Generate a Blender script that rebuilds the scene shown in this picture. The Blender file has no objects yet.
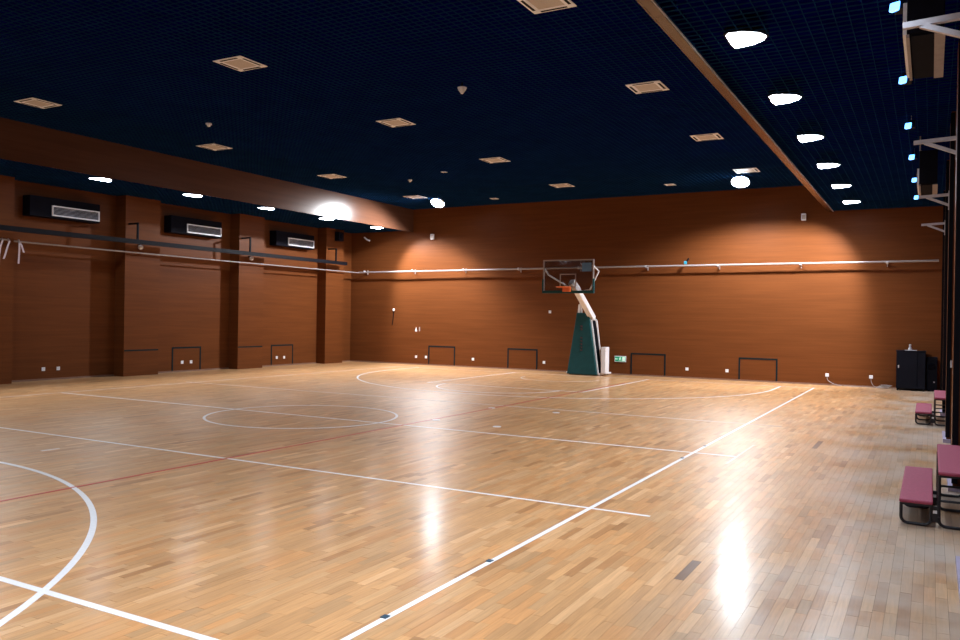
import bpy, math, random
import numpy as np
from mathutils import Vector, Matrix

random.seed(7)
SC = bpy.context.scene
COL = SC.collection
PI = math.pi

# ------------------------------------------------------------------ camera
CAM = (10.52, -11.93, 1.93)
YAW, PITCH, ROLL, FPX = math.radians(29.144), math.radians(-0.138), math.radians(0.912), 808.27
def cam_axes():
    f = Vector((-math.sin(YAW)*math.cos(PITCH), math.cos(YAW)*math.cos(PITCH), math.sin(PITCH)))
    r = Vector((math.cos(YAW), math.sin(YAW), 0)); u = r.cross(f)
    c, s = math.cos(ROLL), math.sin(ROLL)
    return c*r + s*u, c*u - s*r, f
def project(P):
    r, u, f = cam_axes(); d = Vector(P) - Vector(CAM); z = d.dot(f)
    if z < .2: return None
    return 480 + FPX*d.dot(r)/z, 320 - FPX*d.dot(u)/z
cd = bpy.data.cameras.new('camera'); cam = bpy.data.objects.new('camera', cd); COL.objects.link(cam)
r_, u_, f_ = cam_axes()
cam.matrix_world = Matrix(((r_.x, u_.x, -f_.x, CAM[0]), (r_.y, u_.y, -f_.y, CAM[1]), (r_.z, u_.z, -f_.z, CAM[2]), (0, 0, 0, 1)))
cd.sensor_width = 36; cd.lens = FPX/960*36; cd.clip_start = .05; cd.clip_end = 200
SC.camera = cam

# ------------------------------------------------------------------ world + exposure
w = bpy.data.worlds.new('world'); SC.world = w; w.use_nodes = True
w.node_tree.nodes['Background'].inputs[0].default_value = (.02, .025, .06, 1)
w.node_tree.nodes['Background'].inputs[1].default_value = .3
SC.view_settings.view_transform = 'Standard'; SC.view_settings.look = 'None'
SC.view_settings.gamma = 1; SC.view_settings.use_curve_mapping = False
SC.view_settings.exposure = 0.22
P_HIGHBAY, P_DOWN, P_LED = 2300, 480, 230
P_CORNER = 1750          # the two wall-end lamps wash the far wall

# ------------------------------------------------------------------ materials
MATS = {}
def mat(name, col, rough=.5, metal=0, emit=None, es=0, coat=0, coat_rough=.1, trans=0, alpha=1, spec=.5):
    m = bpy.data.materials.new(name); m.use_nodes = True
    b = m.node_tree.nodes['Principled BSDF']
    b.inputs['Base Color'].default_value = (*col, 1)
    b.inputs['Roughness'].default_value = rough; b.inputs['Metallic'].default_value = metal
    b.inputs['Coat Weight'].default_value = coat; b.inputs['Coat Roughness'].default_value = coat_rough
    b.inputs['Transmission Weight'].default_value = trans; b.inputs['Alpha'].default_value = alpha
    b.inputs['Specular IOR Level'].default_value = spec
    if emit:
        b.inputs['Emission Color'].default_value = (*emit, 1); b.inputs['Emission Strength'].default_value = es
    MATS[name] = m
    return m
def noise_var(m, scale=(8, 8, 8), amt=.15, detail=3, bump=0):
    nt = m.node_tree; b = nt.nodes['Principled BSDF']; L = nt.links.new
    tc = nt.nodes.new('ShaderNodeTexCoord'); mp = nt.nodes.new('ShaderNodeMapping')
    mp.inputs['Scale'].default_value = scale; L(tc.outputs['Object'], mp.inputs[0])
    n = nt.nodes.new('ShaderNodeTexNoise'); n.inputs['Scale'].default_value = 1; n.inputs['Detail'].default_value = detail
    L(mp.outputs[0], n.inputs['Vector'])
    r = nt.nodes.new('ShaderNodeValToRGB'); c = b.inputs['Base Color'].default_value
    r.color_ramp.elements[0].position = .3; r.color_ramp.elements[1].position = .7
    r.color_ramp.elements[0].color = (c[0]*(1-amt), c[1]*(1-amt), c[2]*(1-amt), 1)
    r.color_ramp.elements[1].color = (min(1, c[0]*(1+amt)), min(1, c[1]*(1+amt)), min(1, c[2]*(1+amt)), 1)
    L(n.outputs[0], r.inputs[0]); L(r.outputs[0], b.inputs['Base Color'])
    if bump:
        bp = nt.nodes.new('ShaderNodeBump'); bp.inputs['Strength'].default_value = bump; bp.inputs['Distance'].default_value = .01
        L(n.outputs[0], bp.inputs['Height']); L(bp.outputs[0], b.inputs['Normal'])
    return m

def wood_wall(name, c0, c1, rough, coat, spec=.5):
    m = mat(name, c0, rough, coat=coat, coat_rough=.22, spec=spec); nt = m.node_tree; b = nt.nodes['Principled BSDF']; L = nt.links.new
    tc = nt.nodes.new('ShaderNodeTexCoord')
    mp = nt.nodes.new('ShaderNodeMapping'); mp.inputs['Scale'].default_value = (.7, .7, 34); L(tc.outputs['Object'], mp.inputs[0])
    n = nt.nodes.new('ShaderNodeTexNoise'); n.inputs['Scale'].default_value = 1; n.inputs['Detail'].default_value = 5; n.inputs['Roughness'].default_value = .65
    L(mp.outputs[0], n.inputs['Vector'])
    mp2 = nt.nodes.new('ShaderNodeMapping'); mp2.inputs['Scale'].default_value = (.45, .45, 7.5); L(tc.outputs['Object'], mp2.inputs[0])
    n2 = nt.nodes.new('ShaderNodeTexNoise'); n2.inputs['Scale'].default_value = 1; n2.inputs['Detail'].default_value = 2
    L(mp2.outputs[0], n2.inputs['Vector'])
    mx = nt.nodes.new('ShaderNodeMath'); mx.operation = 'ADD'; L(n.outputs[0], mx.inputs[0]); L(n2.outputs[0], mx.inputs[1])
    r = nt.nodes.new('ShaderNodeValToRGB'); r.color_ramp.elements[0].position = .36; r.color_ramp.elements[1].position = .64
    r.color_ramp.elements[0].color = (*c0, 1); r.color_ramp.elements[1].color = (*c1, 1)
    hv = nt.nodes.new('ShaderNodeMath'); hv.operation = 'MULTIPLY'; hv.inputs[1].default_value = .5; L(mx.outputs[0], hv.inputs[0])
    L(hv.outputs[0], r.inputs[0]); L(r.outputs[0], b.inputs['Base Color'])
    return m

WOOD = wood_wall('wall_veneer', (.110, .0340, .0100), (.146, .0455, .0132), .45, 0, .08)
BULK = wood_wall('bulkhead_veneer', (.085, .036, .021), (.108, .046, .026), .22, .03, .25)

def floor_material():
    m = mat('parquet', (.5, .33, .19), .3, coat=.4, coat_rough=.19); nt = m.node_tree; b = nt.nodes['Principled BSDF']; L = nt.links.new
    at = nt.nodes.new('ShaderNodeAttribute'); at.attribute_name = 'tone'; at.attribute_type = 'GEOMETRY'
    tc = nt.nodes.new('ShaderNodeNewGeometry')
    mp = nt.nodes.new('ShaderNodeMapping'); mp.inputs['Scale'].default_value = (55, 3.2, 1); L(tc.outputs['Position'], mp.inputs[0])
    n = nt.nodes.new('ShaderNodeTexNoise'); n.inputs['Scale'].default_value = 1; n.inputs['Detail'].default_value = 4; n.inputs['Distortion'].default_value = .6
    L(mp.outputs[0], n.inputs['Vector'])
    gr = nt.nodes.new('ShaderNodeMapRange'); gr.inputs[1].default_value = .3; gr.inputs[2].default_value = .7; gr.inputs[3].default_value = .86; gr.inputs[4].default_value = 1.1
    L(n.outputs[0], gr.inputs[0])
    mul = nt.nodes.new('ShaderNodeVectorMath'); mul.operation = 'SCALE'; L(at.outputs['Color'], mul.inputs[0]); L(gr.outputs[0], mul.inputs['Scale'])
    # worn, paler lacquer on the walkway beside the benches
    sx = nt.nodes.new('ShaderNodeSeparateXYZ'); L(tc.outputs['Position'], sx.inputs[0])
    wr = nt.nodes.new('ShaderNodeMapRange'); wr.inputs[1].default_value = 8.6; wr.inputs[2].default_value = 10.2; L(sx.outputs[0], wr.inputs[0])
    n2 = nt.nodes.new('ShaderNodeTexNoise'); n2.inputs['Scale'].default_value = 1.1; n2.inputs['Detail'].default_value = 6; L(tc.outputs['Position'], n2.inputs['Vector'])
    n2r = nt.nodes.new('ShaderNodeMapRange'); n2r.inputs[1].default_value = .35; n2r.inputs[2].default_value = .65; L(n2.outputs[0], n2r.inputs[0])
    wm = nt.nodes.new('ShaderNodeMath'); wm.operation = 'MULTIPLY'; L(wr.outputs[0], wm.inputs[0]); L(n2r.outputs[0], wm.inputs[1])
    wm2 = nt.nodes.new('ShaderNodeMath'); wm2.operation = 'MULTIPLY'; wm2.inputs[1].default_value = .75; L(wm.outputs[0], wm2.inputs[0])
    mix = nt.nodes.new('ShaderNodeMix'); mix.data_type = 'RGBA'; L(wm2.outputs[0], mix.inputs[0]); L(mul.outputs[0], mix.inputs[6])
    mix.inputs[7].default_value = (.63, .52, .44, 1); L(mix.outputs[2], b.inputs['Base Color'])
    rr = nt.nodes.new('ShaderNodeMapRange'); rr.inputs[3].default_value = .30; rr.inputs[4].default_value = .46; L(n2.outputs[0], rr.inputs[0]); L(rr.outputs[0], b.inputs['Roughness'])
    return m
PARQUET = floor_material()
SLAB = mat('slab', (.09, .05, .025), .8)
noise_var(SLAB, (3, 3, 3), .2)
LINE = noise_var(mat('line_paint', (.80, .80, .84), .33, coat=.3), (30, 30, 30), .05)
LINE_OLD = noise_var(mat('worn_line_paint', (.66, .58, .56), .4, coat=.3), (9, 9, 9), .16)
FADED = noise_var(mat('faded_line_paint', (.56, .42, .32), .4, coat=.3), (9, 9, 9), .2)
RED_LINE = noise_var(mat('red_line_paint', (.45, .05, .04), .35, coat=.3), (9, 9, 9), .2)
TAPE = noise_var(mat('blue_tape', (.02, .06, .10), .5), (20, 20, 20), .1)
VOID = mat('ceiling_void', (.0008, .001, .085), .95, spec=0)
noise_var(VOID, (2, 2, 2), .2)
GRILLE = noise_var(mat('grille_paint', (.008, .036, .105), .7, spec=0), (2, 2, 2), .15)
WHITE_PL = noise_var(mat('white_plastic', (.86, .88, .96), .45), (6, 6, 6), .04)
GREY_PL = noise_var(mat('grey_mesh', (.55, .50, .48), .6), (120, 120, 120), .25)
DARK = noise_var(mat('dark_metal', (.003, .003, .006), .6, spec=.12), (6, 6, 6), .2)
DUCT = noise_var(mat('duct_metal', (.004, .004, .009), .8, spec=.1), (4, 4, 4), .3)
PIPE = noise_var(mat('pipe_paint', (.32, .28, .27), .45), (14, 14, 14), .1)
STEEL = noise_var(mat('bracket_paint', (.52, .50, .54), .45), (14, 14, 14), .12)
OUTLINE = noise_var(mat('hatch_edge', (.007, .014, .017), .6, spec=.12), (9, 9, 9), .15)
SOCKET = noise_var(mat('socket_plastic', (.82, .82, .86), .35), (20, 20, 20), .03)
GREEN = noise_var(mat('pad_vinyl', (.002, .052, .060), .6, spec=.3), (7, 7, 7), .12)
STANDW = noise_var(mat('stand_white', (.74, .72, .74), .38), (5, 5, 5), .05)
RIM = noise_var(mat('rim_orange', (.75, .16, .04), .4), (20, 20, 20), .06)
GLASS = mat('board_glass', (.012, .016, .03), .06, alpha=.28, spec=.3)
BOARD_BLUE = noise_var(mat('board_blue', (.10, .20, .34), .3), (9, 9, 9), .06)
GLYPH = noise_var(mat('glyph_red', (.10, .03, .035), .5), (9, 9, 9), .1)
SEAT = noise_var(mat('seat_maroon', (.34, .045, .092), .62), (60, 60, 60), .16, bump=.3)
BLACKT = noise_var(mat('bench_tube', (.010, .010, .016), .4), (9, 9, 9), .1)
BLACKC = noise_var(mat('cabinet_black', (.003, .004, .010), .6, spec=.15), (3, 3, 3), .15)
LILAC = noise_var(mat('baseboard_lilac', (.42, .36, .50), .45), (6, 6, 6), .08)
SKIRT = noise_var(mat('baseboard_pale', (.20, .11, .075), .45), (4, 4, 4), .1)
EXITG = mat('exit_green', (.02, .35, .18), .4, emit=(.02, .55, .30), es=.12)
noise_var(EXITG, (9, 9, 9), .05)
EXITW = mat('exit_white', (.8, .9, .85), .4, emit=(.5, 1, .75), es=.35)
EM_DOWN = mat('downlight_lens', (.9, .95, 1), .4, emit=(.80, .88, 1), es=38)
EM_BAY = mat('highbay_globe', (.9, .95, 1), .4, emit=(.66, .85, 1), es=100)
EM_LED = mat('led_lens', (.6, .8, 1), .4, emit=(.09, .34, 1), es=4.5)
BLUE = noise_var(mat('blue_plastic', (.02, .28, .42), .4), (20, 20, 20), .1)
CLOTH = noise_var(mat('pale_cloth', (.60, .50, .54), .8), (40, 40, 40), .12)

# ------------------------------------------------------------------ mesh helpers
class MB:
    def __init__(s): s.v = []; s.f = []; s.smooth = []
    def add(s, vs, fs, smooth=False):
        o = len(s.v); s.v += [tuple(p) for p in vs]; s.f += [tuple(i+o for i in f) for f in fs]; s.smooth += [smooth]*len(fs); return s
    def box(s, a, b):
        x0, y0, z0 = (min(a[i], b[i]) for i in range(3)); x1, y1, z1 = (max(a[i], b[i]) for i in range(3))
        return s.hexa([(x0, y0, z0), (x1, y0, z0), (x1, y1, z0), (x0, y1, z0), (x0, y0, z1), (x1, y0, z1), (x1, y1, z1), (x0, y1, z1)])
    def hexa(s, p):
        return s.add(p, [(0, 3, 2, 1), (4, 5, 6, 7), (0, 1, 5, 4), (1, 2, 6, 5), (2, 3, 7, 6), (3, 0, 4, 7)])
    def bar(s, A, B, w, h, up=(0, 0, 1)):
        A, B = Vector(A), Vector(B); d = (B-A).normalized(); up = Vector(up)
        if abs(d.dot(up)) > .95: up = Vector((1, 0, 0))
        x = d.cross(up).normalized(); y = x.cross(d)
        c = [(-w/2, -h/2), (w/2, -h/2), (w/2, h/2), (-w/2, h/2)]
        return s.hexa([A + x*i + y*j for i, j in c] + [B + x*i + y*j for i, j in c])
    def tube(s, pts, r, n=10, closed=False, caps=True):
        pts = [Vector(p) for p in pts]; m = len(pts); rings = []
        prev = None
        for i, p in enumerate(pts):
            if closed: t = (pts[(i+1) % m] - pts[i-1]).normalized()
            else: t = (pts[min(i+1, m-1)] - pts[max(i-1, 0)]).normalized()
            if prev is None:
                a = Vector((0, 0, 1)) if abs(t.z) < .9 else Vector((1, 0, 0))
                x = t.cross(a).normalized()
            else:
                x = (prev - t*prev.dot(t)).normalized()
            prev = x; y = t.cross(x)
            rings.append([p + (x*math.cos(2*PI*k/n) + y*math.sin(2*PI*k/n))*r for k in range(n)])
        vs = [q for rg in rings for q in rg]; fs = []
        for i in range(m if closed else m-1):
            j = (i+1) % m
            for k in range(n): fs.append((i*n+k, i*n+(k+1) % n, j*n+(k+1) % n, j*n+k))
        s.add(vs, fs, True)
        if caps and not closed:
            s.add(rings[0], [tuple(range(n))[::-1]]); s.add(rings[-1], [tuple(range(n))])
        return s
    def lathe(s, prof, c=(0, 0, 0), n=24, axis='z'):
        vs = []; fs = []
        for (r, z) in prof:
            for k in range(n):
                a = 2*PI*k/n; p = (r*math.cos(a), r*math.sin(a), z)
                if axis == 'y': p = (p[0], p[2], p[1])
                if axis == 'x': p = (p[2], p[0], p[1])
                vs.append((p[0]+c[0], p[1]+c[1], p[2]+c[2]))
        for i in range(len(prof)-1):
            for k in range(n): fs.append((i*n+k, i*n+(k+1) % n, (i+1)*n+(k+1) % n, (i+1)*n+k))
        s.add(vs, fs, True)
        s.add(vs[:n], [tuple(range(n))[::-1]]); s.add(vs[-n:], [tuple(range(n))])
        return s
    def prism(s, poly, z0, z1):
        n = len(poly); vs = [(x, y, z0) for x, y in poly] + [(x, y, z1) for x, y in poly]
        return s.add(vs, [tuple(range(n))[::-1], tuple(range(n, 2*n))] + [(i, (i+1) % n, n+(i+1) % n, n+i) for i in range(n)])
    def build(s, name, m, parent=None, bevel=0, seg=2):
        me = bpy.data.meshes.new(name); me.from_pydata([tuple(v) for v in s.v], [], s.f); me.materials.append(m)
        me.polygons.foreach_set('use_smooth', s.smooth)
        me.update()
        o = bpy.data.objects.new(name, me); COL.objects.link(o)
        if parent: o.parent = parent
        if bevel:
            b = o.modifiers.new('bevel', 'BEVEL'); b.width = bevel; b.segments = seg; b.limit_method = 'ANGLE'
        return o
def tag(o, label=None, cat=None, group=None, kind=None):
    if label: o['label'] = label
    if cat: o['category'] = cat
    if group: o['group'] = group
    if kind: o['kind'] = kind
    return o
def thing(name, label, cat, loc=(0, 0, 0), group=None, rz=0):
    o = bpy.data.objects.new(name, None); COL.objects.link(o); o.location = loc; o.rotation_euler = (0, 0, rz); o.empty_display_size = .1
    return tag(o, label, cat, group)
def struct(name, mb, m): return tag(mb.build(name, m), kind='structure')
def dup(root, loc=None, rz=None, label=None):
    def cp(o, par):
        c = o.copy(); COL.objects.link(c); c.parent = par
        for ch in o.children: cp(ch, c)
        return c
    r = cp(root, None)
    if loc is not None: r.location = loc
    if rz is not None: r.rotation_euler = (0, 0, rz)
    if label: r['label'] = label
    return r
def spot(name, loc, aim, power, half_deg, blend, col, radius, parent=None):
    ld = bpy.data.lights.new(name, 'SPOT'); ld.energy = power; ld.spot_size = math.radians(half_deg*2); ld.spot_blend = blend
    ld.color = col; ld.shadow_soft_size = radius
    o = bpy.data.objects.new(name, ld); COL.objects.link(o); o.location = loc
    o.rotation_euler = Vector(aim).to_track_quat('-Z', 'Y').to_euler()
    if parent: o.parent = parent
    return o

# ------------------------------------------------------------------ the room
XL, XR, YF, YB = -11.1, 11.2, 15.5, -15.5
ZC, ZL = 6.3, 5.45
XBL, XBR = -7.95, 7.74

wall_far = struct('wall_far', MB().box((XL-.2, YF, -.1), (XR+.2, YF+.2, 7.0)), WOOD)
wall_back = struct('wall_back', MB().box((XL-.2, YB-.2, -.1), (XR+.2, YB, 7.0)), WOOD)
wall_left = struct('wall_left', MB().box((XL-.2, YB, -.1), (XL, YF, 7.0)), WOOD)
wall_right = struct('wall_right', MB().box((XR, YB, -.1), (XR+.2, YF, 7.0)), WOOD)
LP = [(-14.15, -12.95), (-9.6, -8.4), (-5.05, -3.85), (-.5, .70), (4.08, 5.33), (8.66, 9.86), (13.32, 14.42)]
for i, (a, b) in enumerate(LP):
    MB().box((XL, a, 0), (-10.65, b, ZL)).build('pillar', WOOD, wall_left)
    if i in (4, 5):
        tag(MB().box((-10.65, a+.01, .755), (-10.644, b-.01, .80)).build('dark_strip', OUTLINE, wall_left), 'thin dark strip across the pillar')
RP0 = [-14.35, -9.9, -5.45, -1.0, 3.45, 7.9, 12.35]
PX = 10.77
for a in RP0:
    MB().box((PX, a, 0), (XR, a+1.15, ZL)).build('pillar', WOOD, wall_right)
    MB().box((PX-.012, a-.012, .09), (PX+.05, a, ZL-.02)).build('corner_trim', DARK, wall_right)
    bb = MB().box((PX-.045, a-.035, 0), (XR, a, .06)).box((PX-.045, a, 0), (PX, a+1.15, .06))
    bb.build('baseboard', LILAC, wall_right)
MB().box((PX+.11, 3.40, .9), (PX+.16, 3.45, 3.4)).build('conduit', DARK, wall_right)
struct('baseboard_far', MB().box((XL, YF-.02, 0), (XR, YF, .045)), SKIRT)
for k, (a, b) in enumerate(zip([YB]+[p[1] for p in LP], [p[0] for p in LP]+[YF])):
    if k >= 3: MB().box((XL, a+.001, 0), (XL+.02, b-.001, .045)).build('baseboard', SKIRT, wall_left)

# ceiling: black void with hung open-cell grilles, two lower side bays and two wooden bulkheads
ceiling = struct('ceiling', MB().box((XL, YB, 6.95), (XR, YF, 7.0)), VOID)
def grille(x0, x1, y0, y1, z, cell, t, h, name):
    m = MB(); n = int((x1-x0)/cell)
    for i in range(n+1):
        x = x0 + (x1-x0)*i/n; m.box((x-t/2, y0, z), (x+t/2, y1, z+h))
    n = int((y1-y0)/cell)
    for i in range(n+1):
        y = y0 + (y1-y0)*i/n; m.box((x0, y-t/2, z+.001), (x1, y+t/2, z+h))
    return tag(m.build(name, GRILLE, ceiling), kind='stuff')
grille(XBL+.02, XBR-.1, YB+.02, YF-.02, ZC, .125, .0075, .016, 'grille')
grille(XBR+.08, XR-.02, YB+.02, YF-.02, ZL, .15, .0085, .016, 'grille')
grille(XL+.02, XBL-.12, YB+.02, YF-.02, ZL, .15, .0085, .016, 'grille')
MB().box((XL, YB, ZL+.25), (XBL-.1, YF, ZL+.28)).build('bay_backing', VOID, ceiling)
MB().box((XBR+.07, YB, ZL+.25), (XR, YF, ZL+.28)).build('bay_backing', VOID, ceiling)
for a, b in (((XBL, YF-.02, 6.325), (XBR-.1, YF, 6.94)), ((XBL, YB, 6.325), (XBL+.012, YF-.02, 6.94)), ((XBR-.115, YB, 6.325), (XBR-.1, YF-.02, 6.94)),
             ((XL, YF-.02, 5.475), (XBL-.1, YF, 5.70)), ((XBR+.085, YF-.02, 5.475), (XR, YF, 5.70)), ((XBR+.076, YB, 5.475), (XBR+.085, YF-.02, 5.70)),
             ((XL, YB, 5.475), (XL+.012, YF-.02, 5.70)), ((XR-.012, YB, 5.475), (XR, YF-.02, 5.70)), ((XBL-.115, YB, 5.475), (XBL-.1, YF-.02, 5.70))):
    MB().box(a, b).build('plenum_lining', VOID, ceiling)
MB().box((XBL-.1, YB, 5.40), (XBL, YF, 6.9)).build('bulkhead', BULK, ceiling)
MB().box((XBL-.02, YB, 5.375), (XBL+.012, YF, 5.40)).build('bulkhead_edge', BULK, ceiling)
MB().box((XBR-.055, YB, 5.42), (XBR+.06, YF, 6.9)).build('bulkhead', BULK, ceiling)
MB().box((XBR-.095, YB, 5.44), (XBR-.075, YF, 5.475)).build('bulkhead_edge', BULK, ceiling)
MB().box((XBR-.095, YB, 5.475), (XBR-.055, YF, 5.60)).build('bulkhead_cleat', DARK, ceiling)
MB().box((XBR+.06, YB, 5.43), (XBR+.075, YF, 5.72)).build('bulkhead_edge', STEEL, ceiling)

# ------------------------------------------------------------------ floor
floor = struct('floor', MB().box((XL, YB, -.12), (XR, YF, -.006)), SLAB)
PWID = .0745
rng = np.random.RandomState(3)
planks = []
nrow = int((XR-XL)/PWID)
for i in range(nrow):
    x0 = XL + i*PWID; x1 = x0 + PWID if i < nrow-1 else XR
    y = YB - rng.uniform(0, .6)
    while y < YF:
        l = rng.choice([.30, .38, .45, .55, .70, .90], p=[.14, .2, .26, .2, .13, .07])
        a, b = max(y, YB), min(y+l, YF); y += l
        if b-a > .02: planks.append((x0, x1, a, b))
DARKSPOT = ((8.9, -5.88), (8.97, 1.53))
def tone(pk):
    cx, cy = (pk[0]+pk[1])/2, (pk[2]+pk[3])/2
    t = rng.normal(0, 1)
    base = np.array([.53, .288, .128])
    c = base*(1+.085*np.clip(t, -1.8, 1.8))
    u = rng.rand()
    if u < .05: c = c*np.array([.76, .69, .63])
    elif u < .12: c = c*np.array([1.16, 1.24, 1.38])
    elif u < .3: c = c*np.array([1.02, .94, .86])
    elif u < .45: c = c*np.array([.96, 1.02, 1.10])
    for dx, dy in DARKSPOT:
        if pk[0] <= dx < pk[1] and pk[2] <= dy < pk[3]: c = np.array([.16, .085, .05])
    return np.clip(c, 0, .8)
def plank_geo(pk):
    x0, x1, y0, y1 = pk; g = .0007
    x0 += g; x1 -= g; y0 += g; y1 -= g
    dz = rng.uniform(-.00085, .0, 4)
    return [(x0, y0, -.006), (x1, y0, -.006), (x1, y1, -.006), (x0, y1, -.006), (x0, y0, dz[0]), (x1, y0, dz[1]), (x1, y1, dz[2]), (x0, y1, dz[3])]
PF = [(4, 5, 6, 7), (0, 1, 5, 4), (1, 2, 6, 5), (2, 3, 7, 6), (3, 0, 4, 7)]
def area_in_frame(pk):
    c = [project((x, y, 0)) for x, y in ((pk[0], pk[2]), (pk[1], pk[2]), (pk[1], pk[3]), (pk[0], pk[3]))]
    if any(p is None for p in c): return 0
    if not all(-10 <= p[0] <= 970 and -10 <= p[1] <= 650 for p in c): return 0
    return abs(sum(c[i][0]*c[(i+1) % 4][1] - c[(i+1) % 4][0]*c[i][1] for i in range(4)))/2
near = [(area_in_frame(pk), k) for k, pk in enumerate(planks) if pk[3] < 0 and pk[0] > 3]
near.sort(reverse=True)
single = set(k for a, k in near[:300] if a > 0)
def set_tone(me, cols):
    at = me.attributes.new('tone', 'FLOAT_COLOR', 'FACE')
    at.data.foreach_set('color', np.concatenate([cols, np.ones((len(cols), 1))], 1).astype(np.float32).ravel())
rest = MB(); rcol = []
for k, pk in enumerate(planks):
    c = tone(pk); g = plank_geo(pk)
    if k in single:
        o = MB().add(g, PF).build('plank', PARQUET, floor); set_tone(o.data, np.repeat(c[None], 5, 0))
    else:
        rest.add(g, PF); rcol.append(c)
o = rest.build('plank_field', PARQUET, floor); set_tone(o.data, np.repeat(np.array(rcol), 5, 0)); tag(o, kind='stuff')

# court markings, painted on the boards
ZP0, ZP1 = -.003, .0006
PAINT = [0]
def paint_top():
    PAINT[0] += 1; return ZP1 + .00012*PAINT[0]
def stripe(name, m, x0, y0, x1, y1):
    return MB().box((x0, y0, ZP0), (x1, y1, paint_top())).build(name, m, floor)
def arc(name, m, cx, cy, r, a0, a1, w=.05, n=72):
    mb = MB(); vs = []; zt = paint_top()
    for i in range(n+1):
        a = a0 + (a1-a0)*i/n
        for rr in (r-w/2, r+w/2): vs += [(cx+rr*math.cos(a), cy+rr*math.sin(a), ZP0), (cx+rr*math.cos(a), cy+rr*math.sin(a), zt)]
    fs = []
    for i in range(n):
        o_ = i*4; fs += [(o_+1, o_+3, o_+7, o_+5), (o_, o_+1, o_+5, o_+4), (o_+2, o_+6, o_+7, o_+3)]
    mb.add(vs, fs); return mb.build(name, m, floor)
W2 = .024
stripe('sideline', LINE, 7.5-W2, -14, 7.5+W2, 14.05)
stripe('sideline', LINE_OLD, -7.5-W2, -14, -7.5+W2, 14.05)
stripe('baseline', LINE_OLD, -7.5, 14-.025, 7.5, 14.025); stripe('baseline', LINE, -7.5, -14.025, 7.5, -13.975)
stripe('center_line', LINE, -7.5, -.028, 8.13, .028)
stripe('cross_line', LINE, -7.9, -4.155, 8.13, -4.11); stripe('cross_line', LINE_OLD, -7.8, 3.93, 8.13, 3.98)
stripe('cross_line', LINE, -7.8, -8.55, 6.95, -8.49)
stripe('outer_line', FADED, 8.105, -.7, 8.14, 1.3)
arc('center_circle', LINE, 0, 0, 1.8, 0, 2*PI)
for s in (1, -1):
    ym = s*12.425; RA = 6.57 if s > 0 else 6.51
    a0 = -PI if s > 0 else 0
    arc('three_point_arc', LINE, 0, ym, RA, a0, a0 + PI, .055, 120)
    yj = ym
    for x in (-RA, RA): stripe('three_point_side', LINE, x-.025, min(yj, s*14), x+.025, max(yj, s*14))
    for x in (-2.45, 2.45): stripe('lane_line', LINE, x-.025, min(s*8.2, s*14), x+.025, max(s*8.2, s*14))
    if s > 0:
        stripe('free_throw_line', LINE, -2.45, 8.175, 2.45, 8.225)
        arc('free_throw_arc', LINE, 0, 8.2, 1.8, -PI, 0)
        arc('no_charge_arc', LINE_OLD, 0, ym, 1.3, -PI, 0, .04, 40)
stripe('red_line', RED_LINE, 2.31, -9, 2.35, 12)
stripe('lane_mark', LINE_OLD, -.19, -5.13, -.14, -4.87)
for y in (-7.68, -6.27, -.57, .74): tag(MB().box((7.465, y-.028, ZP1), (7.51, y+.028, .0055)).build('line_tape', TAPE, floor), 'dark tape patch on the sideline')
for x, y in ((2.43, .95), (2.31, 3.38), (3.8, .8), (3.79, 3.43)):
    MB().lathe([(.075, ZP0), (.075, .0056)], (x, y, 0), 20).build('floor_plate', LINE, floor)

# ------------------------------------------------------------------ basketball stand
st = thing('basketball_stand', 'wheeled basketball stand with green padded base and glass backboard', 'basketball stand', (0, 14.3, 0))
def loc(p): return (p[0], p[1]-14.3, p[2])
pad = MB().hexa([loc(p) for p in ((-.58, 14.26, .03), (.53, 14.26, .03), (.53, 14.38, .03), (-.58, 14.38, .03), (-.25, 14.28, 2.17), (.20, 14.28, 2.17), (.20, 14.38, 2.17), (-.25, 14.38, 2.17))]).build('base_pad', GREEN, st, bevel=.02)
def glyph(cx, z, s):
    gl = MB()
    yy = 14.262 + .02*z/2.17 - .004
    for dx, dz, w_, h_ in random.sample([(-.3, .3, .9, .16), (0, 0, 1.0, .16), (.05, -.35, .8, .16), (-.25, 0, .16, .9), (.28, -.05, .16, .8), (0, .05, .16, 1.0), (.15, .25, .5, .14)], 5):
        gl.box(loc((cx+dx*s-w_*s/2, yy-.012, z+dz*s-h_*s/2)), loc((cx+dx*s+w_*s/2, yy+.01, z+dz*s+h_*s/2)))
    gl.build('character', GLYPH, pad)
for z in (1.70, 1.60): glyph(-.05, z, .075)
for z in (1.30, 1.19, 1.08, .97, .87): glyph(-.045, z, .065)
# steel frame behind the pad: sloping white side rails with a dark panel between them
for sx in (-1, 1):
    bx_ = .53 if sx > 0 else -.46; tx = .20 if sx > 0 else -.05
    fr = MB().bar(loc((bx_, 14.42, .06)), loc((tx+sx*.02, 14.42, 2.12)), .05, .06, (0, 1, 0))
    fr.bar(loc((bx_+sx*.09, 14.58, .06)), loc((tx+sx*.20, 14.52, 1.90)), .05, .06, (0, 1, 0))
    fr.bar(loc((tx+sx*.02, 14.42, 2.1)), loc((tx+sx*.20, 14.52, 1.90)), .05, .06, (0, 1, 0))
    fr.bar(loc((bx_, 14.42, .06)), loc((bx_+sx*.09, 14.58, .06)), .06, .07)
    fr.build('side_frame', STANDW, st)
    MB().hexa([loc(p) for p in ((bx_-.01, 14.42, .09), (bx_+.01, 14.42, .09), (bx_+sx*.09+.01, 14.57, .09), (bx_+sx*.09-.01, 14.57, .09), (tx+sx*.02-.01, 14.43, 2.06), (tx+sx*.02+.01, 14.43, 2.06), (tx+sx*.2+.01, 14.51, 1.86), (tx+sx*.2-.01, 14.51, 1.86))]).build('side_panel', DARK, st)
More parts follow.
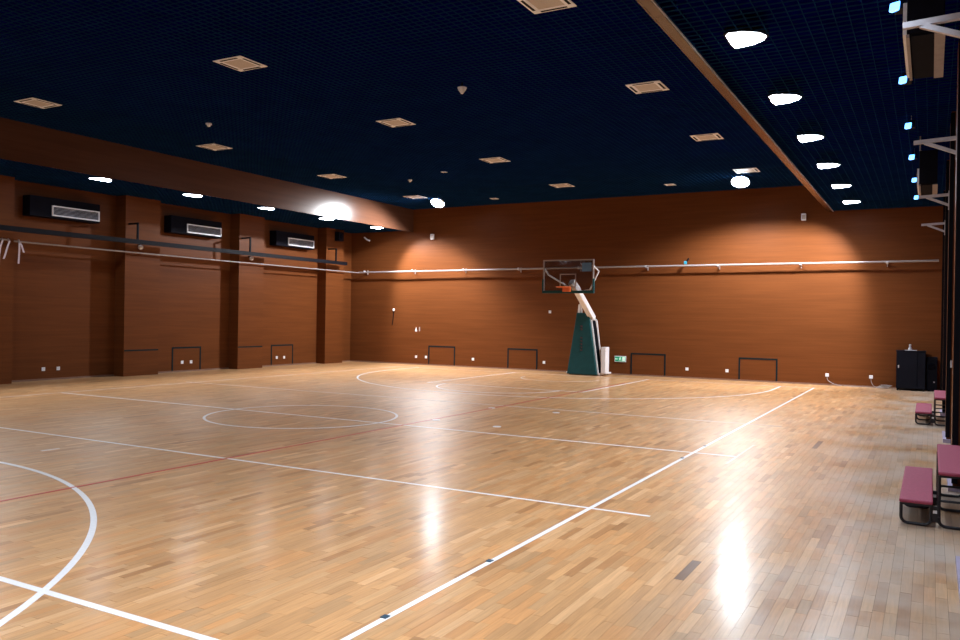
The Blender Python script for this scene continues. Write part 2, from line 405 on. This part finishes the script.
MB().hexa([loc(p) for p in ((-.5, 14.4, .1), (.5, 14.4, .1), (.55, 15.0, .1), (-.55, 15.0, .1), (-.2, 14.4, 2.0), (.16, 14.4, 2.0), (.24, 14.75, 1.80), (-.24, 14.75, 1.80))]).build('inner_body', DARK, st)
MB().box(loc((.62, 14.40, .08)), loc((.80, 14.75, 1.0))).build('counterweight_box', STANDW, st, bevel=.02)
MB().box(loc((-.7, 14.5, .045)), loc((.7, 15.25, .1))).build('base_plate', STANDW, st, bevel=.01)
for x in (-.6, .6):
    for y in (14.6, 15.15): MB().lathe([(.045, -.02), (.045, .02)], loc((x, y, .045)), 14, 'x').build('caster', DARK, st)
# arms
HZ = -.06
arm = MB().bar(loc((.25, 14.55, 1.97)), loc((.19, 13.2, 2.98+HZ)), .19, .2)
arm.bar(loc((.19, 13.25, 2.96+HZ)), loc((.10, 12.93, 3.24+HZ)), .19, .22).build('main_arm', STANDW, st, bevel=.02)
MB().bar(loc((-.14, 14.42, 2.12)), loc((-.10, 14.3, 2.52)), .07, .07).bar(loc((-.10, 14.3, 2.52)), loc((.0, 13.4, 2.93)), .06, .06).build('leveling_arm', STANDW, st)
MB().bar(loc((-.20, 14.33, 2.1)), loc((-.16, 14.30, 2.44)), .05, .05).bar(loc((.16, 14.33, 2.1)), loc((.10, 14.30, 2.44)), .05, .05).bar(loc((-.18, 14.30, 2.44)), loc((.12, 14.30, 2.44)), .05, .05).build('link_frame', STANDW, st)
BX = .03
for s in (-1, 1):
    MB().tube([loc(p) for p in ((BX+s*.86, 12.84, 3.62), (BX+s*.80, 13.02, 3.42), (BX+s*.12, 13.12, 3.02))] if s < 0 else [loc(p) for p in ((BX+.84, 12.84, 3.72), (BX+1.0, 13.0, 3.52), (BX+.66, 13.1, 2.92), (BX+.14, 13.12, 2.83))], .03, 8).build('board_strut', STANDW, st)
# backboard
yb = 12.8; z0, z1 = 2.90+HZ, 3.95+HZ+.02; xa, xb = BX-.9, BX+.9
MB().box(loc((xa+.03, yb, z0+.03)), loc((xb-.03, yb+.012, z1-.03))).build('glass_board', GLASS, st)
fr = MB().box(loc((xa, yb-.01, z1-.04)), loc((xb, yb+.05, z1)))
for x in (xa, xb-.04): fr.box(loc((x, yb-.01, z0)), loc((x+.04, yb+.05, z1-.04)))
fr.box(loc((xa+.04, yb-.01, z0)), loc((xb-.04, yb+.05, z0+.04)))
fr.build('board_frame', PIPE, st)
bp = MB().box(loc((xa-.02, yb-.03, z0-.045)), loc((xb+.02, yb+.06, z0+.045)))
for x in (xa-.025, xb-.025): bp.box(loc((x, yb-.032, z0+.045)), loc((x+.05, yb+.062, z0+.43)))
bp.build('board_padding', GREEN, st, bevel=.01)
tg = MB(); tx0, tx1, tz0, tz1 = BX-.29, BX+.29, z0+.15, z0+.60; T = .035
tg.box(loc((tx0, yb-.004, tz1-T)), loc((tx1, yb-.001, tz1))).box(loc((tx0, yb-.004, tz0)), loc((tx1, yb-.001, tz0+T)))
tg.box(loc((tx0, yb-.004, tz0+T)), loc((tx0+T, yb-.001, tz1-T))).box(loc((tx1-T, yb-.004, tz0+T)), loc((tx1, yb-.001, tz1-T)))
tg.build('target_square', PIPE, st)
MB().box(loc((BX+.50, yb-.004, z1-.40)), loc((BX+.82, yb-.001, z1-.12))).build('blue_square', BOARD_BLUE, st)  # flat blue square near the board's upper corner
rim = MB().tube([loc((BX+.2286*math.cos(a), 12.425+.2286*math.sin(a), 3.05+HZ)) for a in [2*PI*k/40 for k in range(40)]], .013, 8, closed=True)
rim.bar(loc((BX-.15, 12.62, 3.05+HZ)), loc((BX-.1, 12.8, 3.05+HZ)), .02, .02).bar(loc((BX+.15, 12.62, 3.05+HZ)), loc((BX+.1, 12.8, 3.05+HZ)), .02, .02)
rm = rim.build('rim', RIM, st)
MB().box(loc((BX-.13, 12.66, 2.90+HZ)), loc((BX+.13, 12.80, 3.06+HZ))).build('rim_bracket', RIM, rm)

# ------------------------------------------------------------------ high-bay lamps
def highbay(x, y, label, group):
    t = thing('highbay_lamp', label, 'lamp', (x, y, 6.37), group)
    aim = (0, .12, -1) if y < 0 else ((-.36, -.30, -1) if x < 0 else (0, -.05, -1))
    tilt = math.radians(30)*(1 if y > 0 else -1)        # tipped towards the court
    h = MB().lathe([(.10, -.08), (.12, -.07), (.12, .10), (.05, .14)], n=20).build('ballast_housing', DARK, t)
    h.location = (0, 0, 0)
    parts = [MB().lathe([(.08, -.02), (.15, -.05), (.24, -.13), (.275, -.23), (.265, -.23), (.23, -.14), (.14, -.06), (.03, -.045)], n=28).build('reflector', STEEL, t),
             MB().lathe([(.02, -.05), (.11, -.07), (.18, -.13), (.205, -.20), (.18, -.28), (.11, -.33), (.02, -.345)], n=28).build('globe', EM_BAY, t)]
    for q in parts: q.rotation_euler = (-tilt, 0, 0)
    d = Vector((0, -math.sin(tilt), -math.cos(tilt)))
    spot('lamp_light', d*.37, aim, P_HIGHBAY*(1 if y > 0 else .22)*(1.4 if x < 0 else 1), 76, .5, (.95, .97, 1), .12, t)
    return t
highbay(-5.55, 13.62, 'blazing white high-bay lamp hung by the end wall near the wooden bulkhead and vents', None)
highbay(5.42, 13.4, 'blazing white high-bay lamp hung by the end wall close to the strip of orange beam', None)
for x in (-5.5, 5.42): highbay(x, -11.5, 'white high-bay lamp hung over the court end opposite the hoop', 'high-bay lamps opposite the hoop')

# ------------------------------------------------------------------ recessed side lamps
DPOLY = [(-.196, -.237), (-.147, -.30), (.021, -.276), (.18, -.158), (.237, -.009), (.182, .119), (.043, .222), (-.083, .26), (-.184, .276), (-.206, .098)]
def downlight(x, y, side, label, group):
    t = thing('recessed_lamp', label, 'lamp', (x, y, ZL), group)
    MB().prism(DPOLY, -.012, .02).build('lens', EM_DOWN, t)
    MB().prism([(a*1.1, b*1.1) for a, b in DPOLY], .0205, .13).build('light_shield', VOID, t)  # opaque cap added to stop the lens lighting the bay backing
    big = [(a*1.13, b*1.13) for a, b in DPOLY]; n = len(big); mb = MB()
    vs = [(a, b, z) for z in (-.006, .06) for a, b in DPOLY] + [(a, b, z) for z in (-.006, .06) for a, b in big]
    fs = []
    for i in range(n):
        j = (i+1) % n; fs += [(i, 2*n+i, 2*n+j, j), (2*n+i, 3*n+i, 3*n+j, 2*n+j), (n+i, n+j, 3*n+j, 3*n+i)]
    mb.add(vs, fs); mb.build('rim', DARK, t)
    sg = -1 if side > 0 else 1
    if y > 13:      # wall-end lamp, turned to wash the far wall
        spot('lamp_light', (0, 0, -.05), (sg*.60, .42 if side > 0 else .30, -.80), P_CORNER if side > 0 else P_CORNER*.8, 47, .6, (.95, .97, 1), .12, t)
    else:
        spot('lamp_light', (0, 0, -.05), (sg*.53, 0, -.85), P_DOWN, 48, .5, (.95, .97, 1), .14, t)
for k in range(10):
    y = 13.62 - 3.04*k
    downlight(8.47, y, 1, 'bright recessed lamp in the low ceiling bay above the benches', 'recessed lamps over the benches')
for k in range(10):
    y = 14.1 - 3.05*k
    downlight(-8.70, y, -1, 'bright recessed lamp in the low ceiling bay behind the wide wooden bulkhead', 'recessed lamps behind the bulkhead')

# LED floodlights under the right bay
for k in range(9):
    y = 12.43 - 2.93*k
    t = thing('led_floodlight', 'small blue-white LED floodlight on a bracket under the low ceiling bay', 'floodlight', (10.15, y, 5.30), 'LED floodlights in a row above the benches')
    MB().box((-.02, -.09, -.02), (.09, .11, .10)).build('housing', DARK, t, bevel=.01)
    MB().hexa([(-.075, -.075, -.04), (.03, -.155, -.05), (.03, -.11, -.05), (-.04, -.04, -.045), (-.065, -.065, .055), (.04, -.145, .045), (.04, -.11, .05), (-.03, -.04, .06)]).build('lens', EM_LED, t, bevel=.012)
    MB().bar((.03, -.12, .02), (.03, .13, .02), .012, .03).bar((.03, .0, .09), (.03, .0, .19), .03, .012).build('bracket', STEEL, t)
    spot('lamp_light', (-.12, -.12, -.1), (-.35, -.1, -1), P_LED, 55, .6, (.75, .87, 1), .06, t)

# ------------------------------------------------------------------ ceiling air cassettes and small fittings
def cassette():
    t = thing('air_cassette', 'square white air-conditioning cassette set in the black grid ceiling', 'air conditioner', (0, 0, ZC), 'air cassettes in the main ceiling')
    S = .325
    fr = MB()
    fr.box((-S, -S, -.014), (S, -.20, -.001)).box((-S, .20, -.014), (S, S, -.001)).box((-S, -.20, -.014), (-.20, .20, -.001)).box((.20, -.20, -.014), (S, .20, -.001))
    fr.build('panel_frame', WHITE_PL, t, bevel=.003)
    MB().box((-.2, -.2, -.009), (.2, .2, -.001)).build('intake_grille', GREY_PL, t)
    for a in range(4):
        mb = MB().box((-.20, -.292, -.0165), (.20, -.250, -.0135)); o = mb.build('air_slot', DARK, t); o.rotation_euler.z = a*PI/2
    return t
cas0 = cassette(); first = True
for x, ys in ((-5.92, (-6.4, -1.65, 3.13, 7.9, 12.58)), (-.05, (-6.4, -1.69, 3.0, 7.73, 12.37)), (5.83, (-6.3, -1.80, 2.77, 7.36, 12.07))):
    for y in ys:
        if first: cas0.location = (x, y, ZC); first = False
        else: dup(cas0, (x, y, ZC))
t = thing('ceiling_speaker', 'small white cone speaker hanging from the grid ceiling', 'speaker', (2.85, 1.0, 6.27))
MB().lathe([(.02, 0.03), (.02, -.06)], n=12).build('stem', DARK, t)
MB().lathe([(.085, -.06), (.09, -.07), (.07, -.11), (.035, -.16), (.02, -.18)], n=20).build('cone', WHITE_PL, t)
def smoke(x, y, label, group=None, r=.07):
    t = thing('smoke_detector', label, 'smoke detector', (x, y, 6.30), group)
    MB().lathe([(r*.5, .0), (r, -.005), (r, -.03), (r*.8, -.045)], n=16).build('base', WHITE_PL, t)
    MB().lathe([(r*.6, -.045), (r*.5, -.075), (r*.2, -.085)], n=16).build('sensor_head', WHITE_PL, t)
smoke(-4.0, 1.2, 'small round white detector on the grid ceiling', 'ceiling detectors'); smoke(-4.0, 9.4, 'small round white detector on the grid ceiling', 'ceiling detectors')
for x, y, w_ in ((-2.3, 8.7, .16), (3.17, 13.6, .32), (-3.45, 14.05, .26)):
    t = thing('ceiling_plate', 'small pale access plate in the black grid ceiling', 'plate', (x, y, ZC), 'pale plates in the main ceiling')
    MB().box((-w_/2, -w_/2, -.015), (w_/2, w_/2, 0)).build('plate', WHITE_PL, t, bevel=.006)
    MB().box((-w_/4, -w_/4, -.02), (w_/4, w_/4, -.0155)).build('inset', GREY_PL, t)

# ------------------------------------------------------------------ fan-coil units
def fan_coil(label, group):
    t = thing('fan_coil_unit', label, 'air vent', (0, 0, 0), group)      # origin: wall face, middle, bottom of the grille; louvre faces +x
    MB().box((0, -1.35, -.05), (.34, .76, .50)).build('duct_box', DUCT, t, bevel=.01)
    mb = MB(); Lh, H = .73, .29; f = .035
    mb.box((.34, -Lh, 0), (.372, Lh, f)).box((.34, -Lh, H-f), (.372, Lh, H)).box((.34, -Lh, f), (.372, -Lh+f, H-f)).box((.34, Lh-f, f), (.372, Lh, H-f))
    mb.build('grille_frame', SOCKET, t)
    mb = MB()
    for k in range(6):
        z = f + .012 + k*.036; mb.hexa([(.342, -Lh+f, z), (.342, Lh-f, z), (.36, Lh-f, z-.010), (.36, -Lh+f, z-.010), (.342, -Lh+f, z+.006), (.342, Lh-f, z+.006), (.36, Lh-f, z-.004), (.36, -Lh+f, z-.004)])
    tag(mb.build('louvre_slats', STEEL, t), kind='stuff')
    return t
fc = fan_coil('white-framed louvre vent on a dark duct box above the dim bay with the cloth ribbons', 'louvre vents between the pillars')
fc.location = (XL, 2.54, 4.57)
dup(fc, (XL, 7.19, 4.57), None, 'white-framed louvre vent on a dark duct box above the hatch farther from the end wall')
dup(fc, (XL, 11.95, 4.57), None, 'white-framed louvre vent on a dark duct box beside the far corner pillar')
for y, lab in ((-2.93, 'white-edged duct box hung above the maroon bench farther from the cabinet'), (5.95, 'white-edged duct box hung above the maroon bench closer to the cabinet')):
    t = dup(fc, (10.63, y, 4.56), PI, lab); t['group'] = 'duct boxes above the benches'
    for c in list(t.children):
        if c.name.startswith('duct_box'):
            m2 = MB().box((.04, -.74, 0), (.34, .74, .62)); me = m2.build('tmp', DUCT).data; tmp = bpy.data.objects['tmp']; bpy.data.objects.remove(tmp); c.data = me
    MB().box((.08, -.72, -.02), (.30, .72, -.001)).build('underside_panel', DUCT, t)
    MB().box((.035, -.74, -.03), (.12, .74, -.021)).build('underside_strip', PIPE, t)
    MB().box((.318, -.74, -.03), (.345, .74, -.002)).build('underside_edge', PIPE, t)
    MB().tube([(.33, -.70, .62), (.33, -.70, .90)], .012, 8).tube([(.33, .70, .62), (.33, .70, .90)], .012, 8).build('hanger_rod', PIPE, t)

# ------------------------------------------------------------------ left rail, pipes
t = thing('curtain_rail', 'long black square rail running along the pillars below the louvre vents', 'rail', (-10.25, YB, 4.05))
MB().box((-.05, .1, -.065), (.05, 29.6, .065)).build('rail', DARK, t)
for a, b in LP:
    y = a - YB + .12
    MB().bar((0, y, .0), (0, y, .55), .05, .05).bar((.025, y, .55), (-.40, y, .55), .05, .05).bar((0, y, 0), (-.40, y, 0), .05, .05).build('bracket', DARK, t)
t = thing('wall_pipe', 'thin pale pipe strung along the pillars facing the benches', 'pipe', (-10.5, .62, 3.75))
MB().tube([(0, 0, 0), (0, 6, -.015), (0, 14.6, 0)], .022, 10).build('pipe', PIPE, t)
for a, b in LP[4:]:
    MB().bar((0, (a+b)/2-.62, -.0), (-.15, (a+b)/2-.62, -.0), .025, .03).build('clip', PIPE, t)
t = thing('wall_pipe', 'short end of pale pipe ending at a gap beside the ribbons', 'pipe', (-10.5, .5, 3.77))
MB().tube([(0, 0, 0), (0, -14, .1)], .022, 10).build('pipe', PIPE, t)
for y in (-.5, -4.9, -9.4): MB().bar((0, y, .01-.0071*y*0), (-.15, y, .01), .025, .03).build('clip', PIPE, t)
def ribbon(y, pts, label):
    t = thing('cloth_ribbon', label, 'ribbon', (-10.5, y, 3.77), 'cloth ribbons tied to the pipe')
    mb = MB()
    for q in pts:
        n = len(q); vs = []
        for i, (dy, dz) in enumerate(q):
            vs += [(.036, dy-.022, dz), (.036, dy+.022, dz), (.044, dy+.022, dz), (.044, dy-.022, dz)]
        fs = []
        for i in range(n-1):
            o_ = 4*i
            for k in range(4): fs.append((o_+k, o_+(k+1) % 4, o_+4+(k+1) % 4, o_+4+k))
        fs += [(0, 1, 2, 3), (4*n-1, 4*n-2, 4*n-3, 4*n-4)]
        mb.add(vs, fs)
    mb.build('strip', CLOTH, t)
    MB().tube([(.03*math.cos(a), 0, .03*math.sin(a)) for a in [2*PI*k/16 for k in range(16)]], .012, 8, closed=True).build('knot', CLOTH, t)
ribbon(.30, [[(.0, -.02), (-.06, -.2), (-.09, -.45), (-.10, -.72)]], 'limp pale cloth ribbon hanging from the pipe on the pillar')
ribbon(.46, [[(.02, -.02), (-.04, -.2), (-.10, -.42), (-.13, -.50)]], 'slanting pale cloth ribbon hanging at the pipe end')
ribbon(.74, [[(.0, -.02), (.0, -.2), (-.01, -.45), (-.02, -.60)], [(0, -.02), (.06, -.12), (.12, -.30)]], 'forked pale cloth ribbon hanging beside the pipe gap')
t = thing('wall_pipe', 'long pale pipe across the end wall on short brackets', 'pipe', (0, YF, 3.80))
MB().tube([(-10.5, -.26, -.04), (0, -.26, 0), (10.7, -.26, .02)], .032, 12).build('pipe', PIPE, t)
for x in (-10.2, -7.8, -5.42, -3.02, -.6, 1.9, 4.35, 6.9, 9.35):
    MB().bar((x, -.26, -.03), (x, 0, -.03), .035, .05).bar((x, -.03, -.12), (x, -.03, .06), .07, .02).build('bracket', PIPE, t)
    MB().tube([(x-.03, -.26, -.002), (x+.03, -.26, -.002)], .044, 12).build('clamp', STEEL, t)
t = thing('pipe_clip', 'tiny blue clip fixed on top of the end wall pipe', 'clip', (3.28, YF-.26, 3.855))
MB().box((-.06, -.04, 0), (.03, .04, .10)).build('body', BLUE, t, bevel=.01)
MB().bar((.02, 0, .08), (.10, 0, .20), .05, .05).build('head', DARK, t)

# ------------------------------------------------------------------ wall boxes, sockets, hatches
def socket(loc_, axis, label, group, s=.05):
    t = thing('wall_socket', label, 'socket', loc_, group, 0 if axis == 'y' else -PI/2*-1)
    MB().box((-s, -.012, -s), (s, 0, s)).build('plate', SOCKET, t, bevel=.004)
    MB().box((-s*.35, -.014, -s*.15), (-s*.2, -.0121, s*.25)).box((s*.2, -.014, -s*.15), (s*.35, -.0121, s*.25)).build('pin_holes', DARK, t)
for x in (-7.72, -7.24, -5.06, -2.02): socket((x, YF, .32), 'y', 'white square socket low on end wall by hatches on bulkhead side of stand', 'sockets on the bulkhead side')
for x in (3.31, 4.64): socket((x, YF, .31), 'y', 'white square socket low on the end wall between two dark hatch outlines', 'sockets between the hatches')
for x in (7.71, 8.95): socket((x, YF, .32), 'y', 'white socket with a trailing cable low on the end wall by the black cabinet', 'sockets with cables')
socket((-1.81, YF, 2.2), 'y', 'lone white socket plate high on the end wall beside the basketball hoop', None)
for y in (1.85, 2.29): socket((XL, y, .31), 'x', 'white socket low in the dim bay with no hatch outline', 'sockets in the dim bay')
for y in (6.64, 7.01, 11.07, 11.47): socket((XL, y, .31), 'x', 'white socket inside a dark hatch outline in the wall bay facing the benches', 'sockets inside the side-wall hatches')
def hatch(loc_, w_, h_, axis, label):
    t = thing('wall_hatch', label, 'hatch', loc_, 'dark-edged hatches low on the walls', 0 if axis == 'y' else PI/2)
    T = .052; D = .012
    MB().box((0, -D, 0), (T, 0, h_)).build('side_strip', OUTLINE, t); MB().box((w_-T, -D, 0), (w_, 0, h_)).build('side_strip', OUTLINE, t)
    MB().box((T, -D, h_-T), (w_-T, 0, h_)).build('top_strip', OUTLINE, t)
    MB().box((T, -.004, .046), (w_-T, 0, h_-T)).build('hatch_panel', WOOD, t)
hatch((-7.13, YF, 0), 1.25, .79, 'y', 'dark-edged hatch on the end wall between a pair of sockets and a single socket')
hatch((-3.55, YF, 0), 1.26, .80, 'y', 'dark-edged hatch on the end wall between a single socket and the green stand base')
hatch((1.32, YF, 0), 1.25, .79, 'y', 'dark-edged hatch on the end wall next to the green exit sign')
hatch((5.01, YF, 0), 1.22, .77, 'y', 'dark-edged hatch on the end wall standing between the sockets and the cabinet')
hatch((XL, 6.22, 0), 1.2, .82, 'x', 'dark-edged hatch in the wall bay facing the benches, farther from the end wall')
hatch((XL, 10.76, 0), 1.2, .80, 'x', 'dark-edged hatch in the wall bay facing the benches next to the far corner pillar')
def smallbox(x, z, label):
    t = thing('wall_speaker', label, 'speaker', (x, YF, z))
    MB().box((-.07, -.10, -.11), (.07, 0, .11)).build('body', WHITE_PL, t, bevel=.012)
    MB().box((-.05, -.104, -.08), (.05, -.1005, .06)).build('front_grille', GREY_PL, t)
smallbox(-7.0, 5.16, 'small white box speaker high on the end wall beside the wide bulkhead')
smallbox(6.95, 5.30, 'small white box speaker high on the end wall below the narrow beam')
t = thing('security_camera', 'small white bullet camera on an arm high in the corner behind the wide bulkhead', 'camera', (-10.19, YF, 5.14))
MB().bar((0, 0, 0), (0, -.14, .02), .03, .03).build('arm', WHITE_PL, t)
MB().tube([(-.12, -.16, .10), (.02, -.16, .0), (.16, -.16, -.05)], .035, 10).build('body', WHITE_PL, t)
t = thing('wall_hook', 'white round knob on the end wall with a dark cord hanging', 'hook', (-8.85, YF, 2.21))
MB().lathe([(.05, 0), (.055, -.03), (.03, -.05)], n=16, axis='y').build('knob', SOCKET, t)
MB().tube([(0, -.02, -.05), (-.02, -.018, -.3), (-.07, -.018, -.62)], .015, 6).build('cord', DARK, t)
t = thing('wall_sticker', 'pair of tiny pale stickers on the lit end wall', 'sticker', (-7.74, YF, 1.44))
MB().add([(-.05, 0, -.09), (.05, 0, -.09), (0, 0, .09), (-.05, -.003, -.09), (.05, -.003, -.09), (0, -.003, .09)], [(3, 4, 5), (0, 2, 1), (0, 1, 4, 3), (1, 2, 5, 4), (2, 0, 3, 5)]).build('tag', SOCKET, t)
MB().box((.14, -.003, -.08), (.19, 0, .09)).build('tag', PIPE, t)
t = thing('pillar_speaker', 'black box speaker high on the pillar nearest the end wall', 'speaker', (-10.65, 13.98, 5.15))
MB().box((0, -.16, -.18), (.22, .16, .18)).build('body', BLACKC, t, bevel=.01)
MB().lathe([(.09, .221), (.10, .225), (.06, .228)], n=18, axis='x').build('cone', DUCT, t)
for y, z, lab in ((4.52, 3.93, 'white dome camera under the black rail on the pillar beside the bay with ribbons'), (9.12, 3.92, 'white dome camera under the black rail on the pillar between two hatches')):
    t = thing('dome_camera', lab, 'camera', (-10.65, y, z), 'dome cameras on the pillars facing the benches')
    MB().bar((0, 0, .06), (.12, 0, .06), .04, .03).build('arm', DARK, t)
    MB().lathe([(.02, .07), (.065, .05), (.075, 0), (.055, -.05), (.02, -.072)], (.13, 0, -.01), 16).build('dome', SOCKET, t)
t = thing('exit_sign', 'lit green emergency exit sign low on the end wall with running figure', 'exit sign', (.945, YF, .56))
MB().box((-.21, -.03, -.105), (.21, 0, .105)).build('case', SOCKET, t, bevel=.006)
MB().box((-.19, -.033, -.085), (.19, -.0302, .085)).build('green_panel', EXITG, t)
fig = MB().lathe([(.016, -.0335), (.016, -.0365)], (.0, 0, .055), 12, 'y')
fig.bar((0, -.035, .035), (-.012, -.035, -.01), .024, .003, (0, 1, 0)).bar((-.012, -.035, -.01), (.035, -.035, -.035), .014, .003, (0, 1, 0)).bar((-.012, -.035, -.01), (-.045, -.035, -.055), .014, .003, (0, 1, 0))
fig.bar((0, -.035, .03), (.045, -.035, .012), .011, .003, (0, 1, 0)).bar((0, -.035, .03), (-.045, -.035, .015), .011, .003, (0, 1, 0)).bar((.035, -.035, -.035), (.03, -.035, -.07), .014, .003, (0, 1, 0))
fig.build('running_figure', EXITW, t)
MB().bar((-.15, -.035, 0), (-.08, -.035, 0), .018, .003, (0, 1, 0)).add([(-.185, -.0365, 0), (-.145, -.0365, -.035), (-.145, -.0365, .035)], [(0, 1, 2)]).build('arrow', EXITW, t)
MB().box((.08, -.0365, -.07), (.17, -.0335, .07)).build('door_mark', EXITW, t)

# ------------------------------------------------------------------ cabinet corner
t = thing('black_cabinet', 'black two-door equipment cabinet standing against the end wall', 'cabinet', (9.65, 14.9, 0))
MB().box((0, .03, .05), (.76, .55, 1.14)).build('body', BLACKC, t)
MB().box((-.015, .0, 1.14), (.775, .56, 1.17)).build('top', BLACKC, t, bevel=.004)
d = MB().box((.01, 0, .07), (.545, .029, 1.13)).build('door', BLACKC, t, bevel=.004)
MB().box((.045, -.02, .66), (.075, -.0005, .74)).build('handle', STEEL, d)
d = MB().box((.56, 0, .07), (.75, .029, 1.13)).build('door', BLACKC, t, bevel=.004)
MB().box((.58, -.015, .66), (.595, -.0005, .74)).build('handle', DARK, d)
for x in (.04, .72):
    for y in (.06, .52): MB().box((x-.025, y-.025, 0), (x+.025, y+.025, .05)).build('foot', DARK, t)
t = thing('small_bottle', 'small pale bottle on a flat tray on top of the black cabinet', 'bottle', (10.0, 15.15, 1.17))
MB().box((-.14, -.06, 0), (.18, .06, .02)).build('tray', STEEL, t)
MB().lathe([(.05, .02), (.055, .04), (.03, .10), (.025, .14), (.035, .15), (.03, .19)], n=16).build('bottle_body', STEEL, t)
t = thing('floor_speaker', 'low black speaker box squeezed between cabinet and corner pillar', 'speaker', (10.47, 15.1, 0))
MB().box((-.03, 0, .03), (.24, .36, 1.0)).build('body', BLACKC, t, bevel=.01)
MB().lathe([(.09, -.001), (.10, -.006), (.04, -.01)], (.10, 0, .72), 18, 'y').build('cone', DUCT, t)
MB().lathe([(.02, -.001), (.02, -.008)], (.16, 0, .27), 12, 'y').build('light', SOCKET, t)
MB().box((.0, .05, 0), (.2, .3, .03)).build('foot', DARK, t)
def cable(name, pts, r, label, m=PIPE, group=None):
    # catmull-rom through points
    P = [Vector(p) for p in pts]; out = []
    for i in range(len(P)-1):
        a, b, c, d_ = P[max(i-1, 0)], P[i], P[i+1], P[min(i+2, len(P)-1)]
        for k in range(6):
            s = k/6; out.append(.5*((2*b) + (c-a)*s + (2*a-5*b+4*c-d_)*s*s + (3*b-a-3*c+d_)*s**3))
    out.append(P[-1])
    o = MB().tube(out, r, 6).build(name, m); tag(o, label, 'cable', group)
cable('power_cable', [(7.71, 15.46, .28), (7.75, 15.45, .15), (7.95, 15.42, .04), (8.15, 15.40, .012)], .009, 'thin pale cable dropping from the socket farther from the cabinet')
cable('power_cable', [(8.95, 15.46, .28), (8.97, 15.45, .15), (9.05, 15.42, .04), (9.2, 15.35, .012)], .009, 'thin pale cable dropping from the socket next to the cabinet')
cable('cable_coil', [(9.25+.16*math.cos(a*.9)+.02*a*.3, 15.17+.09*math.sin(a*.9), .012+.004*a) for a in range(0, 26)], .01, 'loose coil of pale cable on the floor beside the cabinet')
cable('power_cable', [(8.2, 15.40, .012), (8.5, 15.36, .012), (8.8, 15.42, .012), (9.05, 15.33, .012)], .009, 'pale cable lying along the foot of the end wall')

# ------------------------------------------------------------------ folding tiered benches
def rounded_loop(x0, x1, z0, z1, y, r=.06):
    pts = [(x0, y, z1)]
    for k in range(6):
        a = PI + PI/2*k/5; pts.append((x0+r+r*math.cos(a), y, z0+r+r*math.sin(a)))
    for k in range(6):
        a = 1.5*PI + PI/2*k/5; pts.append((x1-r+r*math.cos(a), y, z0+r+r*math.sin(a)))
    pts.append((x1, y, z1)); return pts
def bench(y0, label):
    t = thing('tiered_bench', label, 'bench', (10.28, y0, 0), None); Lb = 2.06 if y0 < 0 else 2.0
    for name, xa_, xb_, zt in (('lower_seat', 0, .285, .26), ('upper_seat', .325, .61, .55)):
        s = MB().box((xa_, 0, zt-.035), (xb_, Lb, zt)).build(name, SEAT, t, bevel=.012)
        MB().box((xa_+.01, .01, zt-.055), (xb_-.01, Lb-.01, zt-.036)).build('seat_edge', BLACKT, s)
    for k in range(3):
        y = .09 + k*.83
        MB().tube(rounded_loop(.015, .27, .017, .21, y), .015, 8).build('leg_loop', BLACKT, t)
        MB().tube(rounded_loop(.335, .585, .017, .50, y), .015, 8).build('leg_loop', BLACKT, t)
        MB().tube([(.335, y, .26), (.585, y, .26)], .012, 8).build('cross_rail', BLACKT, t)
    for k in range(2):
        y = .10 + k*.83
        MB().box((.27, y-.02, .05), (.335, y+.02, .20)).build('hinge_plate', BLACKT, t)
        MB().box((.285, y-.024, .135), (.32, y-.0205, .165)).build('hinge_bolt', SOCKET, t)
    for x, z in ((.27, .06), (.335, .10)): MB().tube([(x+.0, .05, z), (x+.0, Lb-.05, z)], .011, 8).build('long_rail', BLACKT, t)
    return t
bench(-3.16, 'two-tier maroon-topped bench with black tube legs, farther from the cabinet')
bench(5.82, 'two-tier maroon-topped bench with black tube legs, closer to the black cabinet')

# ------------------------------------------------------------------ brackets on the right pillars
for y in (-5.0, -.5, 4.4, 8.95):
    t = thing('wall_bracket', 'pale steel bracket arm jutting from a pillar high above the benches', 'bracket', (PX, y, 4.20), 'bracket arms above the benches')
    MB().bar((0, 0, .02), (-.47, 0, .0), .05, .045).build('arm', STEEL, t)
    MB().bar((0, -.03, -.17), (-.35, 0, -.01), .045, .04).build('brace', STEEL, t)
    MB().box((-.012, -.07, -.24), (0, .07, .08)).build('mount_plate', STEEL, t)
t = thing('light_switch', 'small white switch plate on the face of a pillar behind the benches', 'switch', (10.84, 3.40, 1.30))
MB().box((-.03, -.012, -.06), (.03, 0, .06)).build('plate', SOCKET, t); MB().box((-.012, -.018, -.02), (.012, -.012, .02)).build('rocker', STEEL, t)
